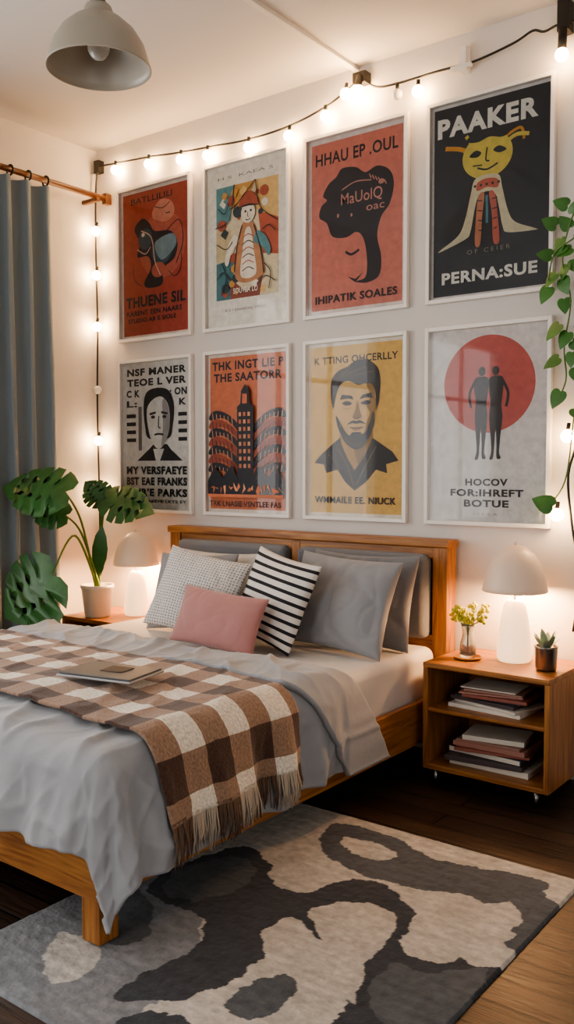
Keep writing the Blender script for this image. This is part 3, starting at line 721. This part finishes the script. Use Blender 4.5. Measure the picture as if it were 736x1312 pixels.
# ------------------------------------------------------------------ table lamps
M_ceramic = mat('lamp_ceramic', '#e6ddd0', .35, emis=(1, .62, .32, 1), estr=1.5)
M_lshade = mat('lamp_shade', '#c2afa0', .4, emis=(1, .6, .36, 1), estr=.16)
def lamp(x, y, z, k=1, en=30):
    e = empty('table_lamp')
    P = [(0, 0), (.07, 0), (.078, .012), (.078, .05), (.072, .12), (.062, .2), (.05, .255), (.04, .275), (.03, .285), (0, .285)]
    lathe('lamp_base', [(r*k, q*k) for r, q in P], (x, y, z), M_ceramic, e)
    P = [(0, .535), (.02, .535), (.05, .525), (.085, .495), (.115, .45), (.135, .395), (.145, .345), (.149, .325), (.146, .322), (.140, .345), (.13, .39), (.11, .443), (.08, .487), (.045, .516), (0, .524)]
    lathe('lamp_shade', [(r*k, q*k) for r, q in P], (x, y, z), M_lshade, e)
    tube('lamp_stem', [(x, y, z+.28*k), (x, y, z+.52*k)], .007, M_metal, e)
    lathe('lamp_finial', [(0, .552), (.008, .55), (.01, .54), (.006, .532), (0, .53)], (x, y, z*1+(.535*k-.535)), M_lshade, e, 16)
    v, f = spheredata((x, y, z+.375*k), .03*k); mobj('lamp_bulb', v, f, mat('lamp_bulb', '#ffe2b8', .3, emis=(1, .66, .36, 1), estr=60), e, True)
    ld = bpy.data.lights.new('lamp_light', 'POINT'); ld.energy = en; ld.color = (1, .55, .25); ld.shadow_soft_size = .04
    o = bpy.data.objects.new('lamp_light', ld); S.collection.objects.link(o); o.parent = e; o.location = (x+.0, y+.05*k, z+.35*k)
lamp(-1.645, -.20, .566, 1, 36); lamp(-4.16, -.20, .531, .98, 58)

# ------------------------------------------------------------------ vase, cup
va = empty('flower_vase'); vc = (-1.835, -.29, .566)
lathe('brass_dish', [(0, 0), (.06, 0), (.068, .012), (.064, .012), (.056, .004), (0, .004)], vc, mat('brass', '#a8793a', .3, 1), va)
M_gl = mat('vase_glass', '#e8ece6', .05, trans=.92)
lathe('vase_glass', [(0, .006), (.033, .006), (.038, .02), (.036, .07), (.028, .1), (.024, .12), (.03, .15), (.034, .165), (.031, .165), (.027, .15), (.021, .12), (.025, .1), (.033, .07), (.034, .022), (0, .016)], vc, M_gl, va)
lathe('vase_water', [(0, .018), (.031, .022), (.031, .06), (0, .061)], vc, mat('amber_water', '#b58a5a', .1, trans=.6), va)
random.seed(5); st = []; bl = []; M_st = mat('stem_green', '#5d7a35', .6)
for k in range(20):
    a = random.uniform(0, 2*pi); q = random.uniform(.02, .085); hh = random.uniform(.18, .25)
    p = Vector((vc[0]+q*cos(a)+.02, vc[1]+q*sin(a)-.02, vc[2]+hh)); st.append(tubedata(smoothpath([(vc[0], vc[1], vc[2]+.03), (vc[0]+.006*cos(a), vc[1]+.006*sin(a), vc[2]+.14), p], 4), .0018, 5))
    for j in range(9):
        d = Vector((random.uniform(-1, 1), random.uniform(-1, 1), random.uniform(-.4, 1)))*.019; bl.append(spheredata(p+d, random.uniform(.005, .010), 7, 5))
v, f = merge(st); mobj('flower_stems', v, f, M_st, va, True)
v, f = merge(bl); mobj('flower_blossoms', v, f, mat('blossom', '#b5b03e', .7), va, True)

def leafdata(base, tip, up, width, kind='oval', curl=.15):
    base = Vector(base); tip = Vector(tip); ax = tip-base; Ls = ax.length; ax.normalize(); up = Vector(up)
    side = ax.cross(up).normalized(); nn = side.cross(ax).normalized()
    if kind == 'monstera':
        H = [(0, 0), (.10, -.10), (.28, -.13), (.44, -.02), (.54, .09), (.20, .16), (.58, .17), (.62, .31), (.20, .31), (.60, .37), (.57, .52), (.18, .46), (.53, .57), (.44, .71), (.14, .61), (.36, .76), (.2, .9), (0, 1.04)]
    elif kind == 'heart':
        H = [(0, 0), (.16, -.08), (.34, -.06), (.46, .08), (.48, .25), (.42, .45), (.3, .65), (.15, .84), (0, 1)]
    else:
        H = [(0, 0), (.2, .15), (.34, .35), (.36, .55), (.26, .78), (0, 1)]
    V = []; F = []; n = len(H)
    for i, (hx, hy) in enumerate(H):
        my = i/(n-1)
        for s in (-1, -.5, 0, .5, 1):
            x = hx*s; y = my+(hy-my)*abs(s)
            z = -curl*(x*x*2+ (y*y)*1.2)+.10*abs(x)
            V.append(base+side*x*width*1.0+ax*y*Ls+nn*z*Ls)
    for i in range(n-1):
        for k in range(4):
            a = i*5+k; F.append((a, a+1, a+6, a+5))
    return V, F

cp = empty('potted_succulent'); cc = (-1.455, -.30, .566)
lathe('tin_cup', [(0, 0), (.042, 0), (.046, .01), (.05, .1), (.052, .108), (.047, .108), (.045, .09), (0, .088)], cc, mat('tin', '#8a857f', .3, 1), cp)
L = []
for k in range(12):
    a = k*2.4; q = .03+.05*(k/12); b0 = Vector((cc[0], cc[1], cc[2]+.09)); t0 = b0+Vector((cos(a)*q, sin(a)*q, .055+.04*(1-k/12)))
    L.append(leafdata(b0+Vector((cos(a)*.01, sin(a)*.01, 0)), t0, (0, 0, 1), .045, 'oval', .1))
v, f = merge(L); mobj('succulent_leaves', v, f, mat('succulent', '#7c9180', .6), cp, True)

# ------------------------------------------------------------------ monstera
M_leaf = mat('monstera_leaf', '#355f2f', .35, var=.3, vscale=9)
mo = empty('potted_monstera'); mc = (-4.31, -.39, .531)
lathe('white_pot', [(0, 0), (.072, 0), (.078, .008), (.098, .175), (.104, .18), (.104, .2), (.094, .2), (.09, .17), (0, .17)], mc, mat('pot_white', '#d9d2c8', .4), mo)
lathe('potting_soil', [(0, .178), (.09, .172)], mc, mat('soil', '#2e2219', .95, bump=.5), mo)
pb = Vector((mc[0], mc[1], mc[2]+.17))
view = Vector((.45, -.75, .35))
LV = [((-4.10, -.80, 1.32), (-4.41, -1.0, 1.40), .32, .5), ((-4.12, -.47, 1.27), (-3.86, -.36, 1.23), .25, .5), ((-4.10, -.90, .85), (-4.31, -1.10, .64), .40, .1), ((-4.16, -.46, 1.26), (-4.26, -.52, 1.38), .16, .1), ((-4.2, -.72, 1.18), (-4.36, -.86, 1.24), .18, .3)]
lv = []; sm = []
for k, (b, t, wv, uz) in enumerate(LV):
    b = Vector(b); t = Vector(t); up = view+Vector((0, 0, uz))
    lv.append(leafdata(b, t, up, wv, 'monstera', .18))
    mid = pb.lerp(b, .5)+Vector((0, 0, .12 if k != 2 else .28))
    sm.append(tubedata(smoothpath([pb+Vector((.01*k-.01, 0, 0)), mid, b], 8), lambda q: .009-.004*q, 7))
lv.append(leafdata((-4.26, -.42, .80), (-4.19, -.47, 1.10), view, .14, 'oval', .12)); lv.append(leafdata((-4.30, -.40, .76), (-4.25, -.40, 1.0), view, .12, 'oval', -.1))
v, f = merge(lv); mobj('monstera_leaves', v, f, M_leaf, mo, True)
v, f = merge(sm); mobj('monstera_stems', v, f, M_st, mo, True)

# ------------------------------------------------------------------ hanging pothos
po = empty('hanging_pothos')
M_pot = mat('pothos_leaf', '#42702f', .4, var=.3, vscale=12)
lathe('planter', [(0, 0), (.06, 0), (.09, .13), (.085, .13), (.08, .11), (0, .11)], (-1.13, -.17, 2.72), mat('pot_white', '#d9d2c8', .4), po)
boxes('planter_bracket', [((-1.15, -.26, 2.695), (-1.11, 0, 2.715)), ((-1.15, -.02, 2.6), (-1.11, 0, 2.715))], M_black, po, .002)
v1 = [(-1.15, -.17, 2.83), (-1.26, -.18, 2.84), (-1.36, -.15, 2.68), (-1.43, -.14, 2.55), (-1.47, -.13, 2.38), (-1.43, -.13, 2.2), (-1.46, -.12, 2.0), (-1.45, -.12, 1.85), (-1.50, -.12, 1.74)]
v2 = [(-1.15, -.15, 2.83), (-1.3, -.16, 2.72), (-1.38, -.15, 2.5), (-1.5, -.14, 2.42), (-1.53, -.14, 2.3)]
v3 = [(-1.12, -.14, 2.83), (-1.3, -.14, 2.6), (-1.37, -.13, 2.3), (-1.38, -.12, 2.0), (-1.41, -.12, 1.7), (-1.45, -.11, 1.4), (-1.53, -.11, 1.28)]
v, f = merge([tubedata(smoothpath(p, 6), .0035, 6) for p in (v1, v2, v3)]); mobj('vine_stems', v, f, M_st, po, True)
random.seed(11); L = []
def vl(x, z, s, ang, y=-.13):
    b = Vector((x, y, z)); t = b+Vector((cos(ang)*s, -.02, sin(ang)*s)); L.append(leafdata(b, t, (-.1+random.uniform(-.4, .4), -1, .3), s*.95, 'heart', .12))
for x, z, s, a in [(-1.50, 2.54, .075, 2.6), (-1.43, 2.58, .06, 1.2), (-1.40, 2.5, .08, -.6), (-1.46, 2.45, .07, -2.4), (-1.52, 2.41, .07, 2.9), (-1.42, 2.38, .085, -1.0), (-1.50, 2.33, .075, -2.2), (-1.40, 2.28, .07, -.5), (-1.53, 2.27, .08, -2.0),
                   (-1.46, 2.21, .07, -1.4), (-1.48, 2.10, .09, -2.3), (-1.42, 2.02, .07, -.7), (-1.48, 1.95, .08, -2.6), (-1.40, 1.9, .085, -1.2), (-1.47, 1.80, .085, -2.0), (-1.39, 2.16, .08, -1.1), (-1.38, 2.42, .08, -.9), (-1.50, 1.28, .10, 2.75), (-1.41, 1.72, .06, -1.0), (-1.44, 2.52, .07, 2.2), (-1.47, 2.3, .08, -1.2), (-1.41, 2.56, .07, .3), (-1.44, 2.06, .08, -2.0),
                   (-1.45, 2.62, .07, 2.7), (-1.48, 2.48, .07, -1.6), (-1.43, 2.43, .07, -2.7), (-1.45, 2.36, .07, -1.9), (-1.40, 2.1, .07, -.4), (-1.42, 1.97, .07, -1.6)]:
    vl(x, z, s, a)
v, f = merge(L); mobj('pothos_leaves', v, f, M_pot, po, True)

# ------------------------------------------------------------------ rug (pattern drawn in room plan coordinates, metres)
RX0, RX1, RY0, RY1 = -2.37, -1.03, -2.67, -1.04
CREAM, DARK, MIDG, LIGHT = lin('#bcb6ad'), lin('#34373e'), lin('#505459'), lin('#7d7f83')
PAT = [
 (LIGHT, [(-2.5, -1.9), (-2.2, -1.86), (-2.02, -1.96), (-1.86, -2.1), (-1.72, -2.3), (-1.7, -2.5), (-1.8, -2.8), (-2.5, -2.8)]),
 (MIDG, [(-2.32, -2.02), (-2.12, -2.06), (-1.98, -2.2), (-2.02, -2.32), (-2.14, -2.22), (-2.32, -2.16)]),
 (CREAM, [(-2.2, -2.36), (-2.06, -2.34), (-1.96, -2.44), (-2.0, -2.56), (-2.12, -2.5)]),
 (MIDG, [(-2.0, -1.14), (-1.76, -1.11), (-1.52, -1.19), (-1.29, -1.14), (-1.13, -1.12), (-1.12, -1.22), (-1.23, -1.41), (-1.39, -1.43), (-1.56, -1.45), (-1.72, -1.46), (-1.92, -1.365)]),
 (CREAM, [(-1.9, -1.24), (-1.78, -1.2), (-1.64, -1.27), (-1.7, -1.34), (-1.84, -1.31)]),
 (MIDG, [(-1.2, -1.15), (-1.1, -1.2), (-1.0, -1.35), (-.98, -1.6), (-1.07, -1.58), (-1.1, -1.4), (-1.2, -1.3)]),
 (DARK, [(-2.24, -1.86), (-2.18, -1.56), (-2.02, -1.57), (-1.885, -1.70), (-1.75, -1.70), (-1.67, -1.50), (-1.516, -1.50), (-1.375, -1.617), (-1.312, -1.80), (-1.187, -1.813), (-1.078, -1.623), (-.98, -1.965), (-1.04, -2.2), (-1.25, -2.3),
         (-1.281, -2.166), (-1.405, -1.978), (-1.579, -1.892), (-1.695, -1.859), (-1.705, -1.987), (-1.604, -2.129), (-1.642, -2.352), (-1.79, -2.506), (-1.836, -2.404), (-1.807, -2.176), (-1.925, -2.033), (-2.169, -2.021)]),
 (MIDG, [(-2.22, -1.82), (-2.12, -1.62), (-2.02, -1.64), (-1.95, -1.76), (-2.0, -1.95), (-2.14, -1.98)]),
 (MIDG, [(-1.3, -1.9), (-1.18, -1.87), (-1.06, -1.75), (-1.02, -2.0), (-1.12, -2.14), (-1.24, -2.1)]),
 (CREAM, [(-1.66, -1.79), (-1.59, -1.65), (-1.44, -1.636), (-1.36, -1.81), (-1.35, -1.937), (-1.28, -2.12), (-1.388, -2.064), (-1.512, -1.924)]),
 (CREAM, [(-1.41, -1.477), (-1.326, -1.38), (-1.155, -1.45), (-1.164, -1.577), (-1.0, -1.67), (-1.115, -1.758), (-1.255, -1.655)]),
 (DARK, [(-1.75, -2.72), (-1.7, -2.5), (-1.55, -2.45), (-1.4, -2.55), (-1.3, -2.5), (-1.15, -2.6), (-1.1, -2.8), (-1.7, -2.8)]),
 (MIDG, [(-1.56, -2.2), (-1.48, -2.12), (-1.42, -2.2), (-1.44, -2.34), (-1.54, -2.34)]),
]
PAT = [(c, cat(p, 5)) for c, p in PAT]
PAT = [(c, p, min(q[0] for q in p), max(q[0] for q in p), min(q[1] for q in p), max(q[1] for q in p)) for c, p in PAT]
def inside(x, y, P):
    r = False; j = len(P)-1
    for i in range(len(P)):
        xi, yi = P[i]; xj, yj = P[j]
        if (yi > y) != (yj > y) and x < (xj-xi)*(y-yi)/(yj-yi)+xi: r = not r
        j = i
    return r
def rugcol(x, y):
    jx = x+.02*nz(x*16, y*16, 1)+.008*nz(x*50, y*50, 2); jy = y+.02*nz(x*16, y*16, 5)+.008*nz(x*50, y*50, 6)
    c = CREAM
    for col, P, a, b, cc_, d in PAT:
        if a <= jx <= b and cc_ <= jy <= d and inside(jx, jy, P): c = col
    s = nz(x*9, y*34, 8)+.5*nz(x*22, y*70, 9)      # brushed pile streaks
    m_ = 1+.25*s
    return (c[0]*m_, c[1]*m_, c[2]*m_, 1)
nx, ny = 300, 365; V = []; F = []; C = []
for j in range(ny+1):
    for i in range(nx+1):
        x = RX0+(RX1-RX0)*i/nx; y = RY0+(RY1-RY0)*j/ny
        ed = i in (0, nx) or j in (0, ny)
        V.append((x, y, .001 if ed else .0135+.0015*nz(x*40, y*40))); C.append(rugcol(x, y))
for j in range(ny):
    for i in range(nx):
        a = j*(nx+1)+i; F.append((a, a+1, a+nx+2, a+nx+1))
def rugmat():
    m = bpy.data.materials.new('rug_wool'); m.use_nodes = True; n = m.node_tree.nodes; l = m.node_tree.links; b = n['Principled BSDF']
    at = n.new('ShaderNodeVertexColor'); at.layer_name = 'pattern'; tc = n.new('ShaderNodeTexCoord')
    t = n.new('ShaderNodeTexNoise'); t.inputs['Scale'].default_value = 40; t.inputs['Detail'].default_value = 8; l.new(tc.outputs['Object'], t.inputs['Vector'])
    mr = n.new('ShaderNodeMapRange'); mr.inputs[3].default_value = .55; mr.inputs[4].default_value = 1.45; l.new(t.outputs[0], mr.inputs[0])
    mx = n.new('ShaderNodeMix'); mx.data_type = 'RGBA'; mx.blend_type = 'MULTIPLY'; mx.inputs[0].default_value = 1
    l.new(at.outputs[0], mx.inputs[6]); l.new(mr.outputs[0], mx.inputs[7]); l.new(mx.outputs[2], b.inputs['Base Color'])
    b.inputs['Roughness'].default_value = .97; b.inputs['Sheen Weight'].default_value = .08
    bp = n.new('ShaderNodeBump'); bp.inputs['Strength'].default_value = .8; bp.inputs['Distance'].default_value = .008; l.new(t.outputs[0], bp.inputs['Height']); l.new(bp.outputs[0], b.inputs['Normal'])
    return m
rg = mobj('area_rug', V, F, rugmat(), None, True)
ca = rg.data.color_attributes.new('pattern', 'FLOAT_COLOR', 'POINT')
for i, c in enumerate(C): ca.data[i].color = c

# ------------------------------------------------------------------ camera
cd = bpy.data.cameras.new('camera'); cam = bpy.data.objects.new('camera', cd); S.collection.objects.link(cam)
cam.location = (0, -4.1, 1.45); cam.rotation_euler = (radians(90-2.745), 0, radians(37.24))
cd.sensor_fit = 'VERTICAL'; cd.sensor_height = 36; cd.lens = 36*1147/1312; cd.clip_start = .05
S.camera = cam
S.view_settings.view_transform = 'AgX'; S.view_settings.look = 'AgX - Medium High Contrast'; S.view_settings.exposure = 0
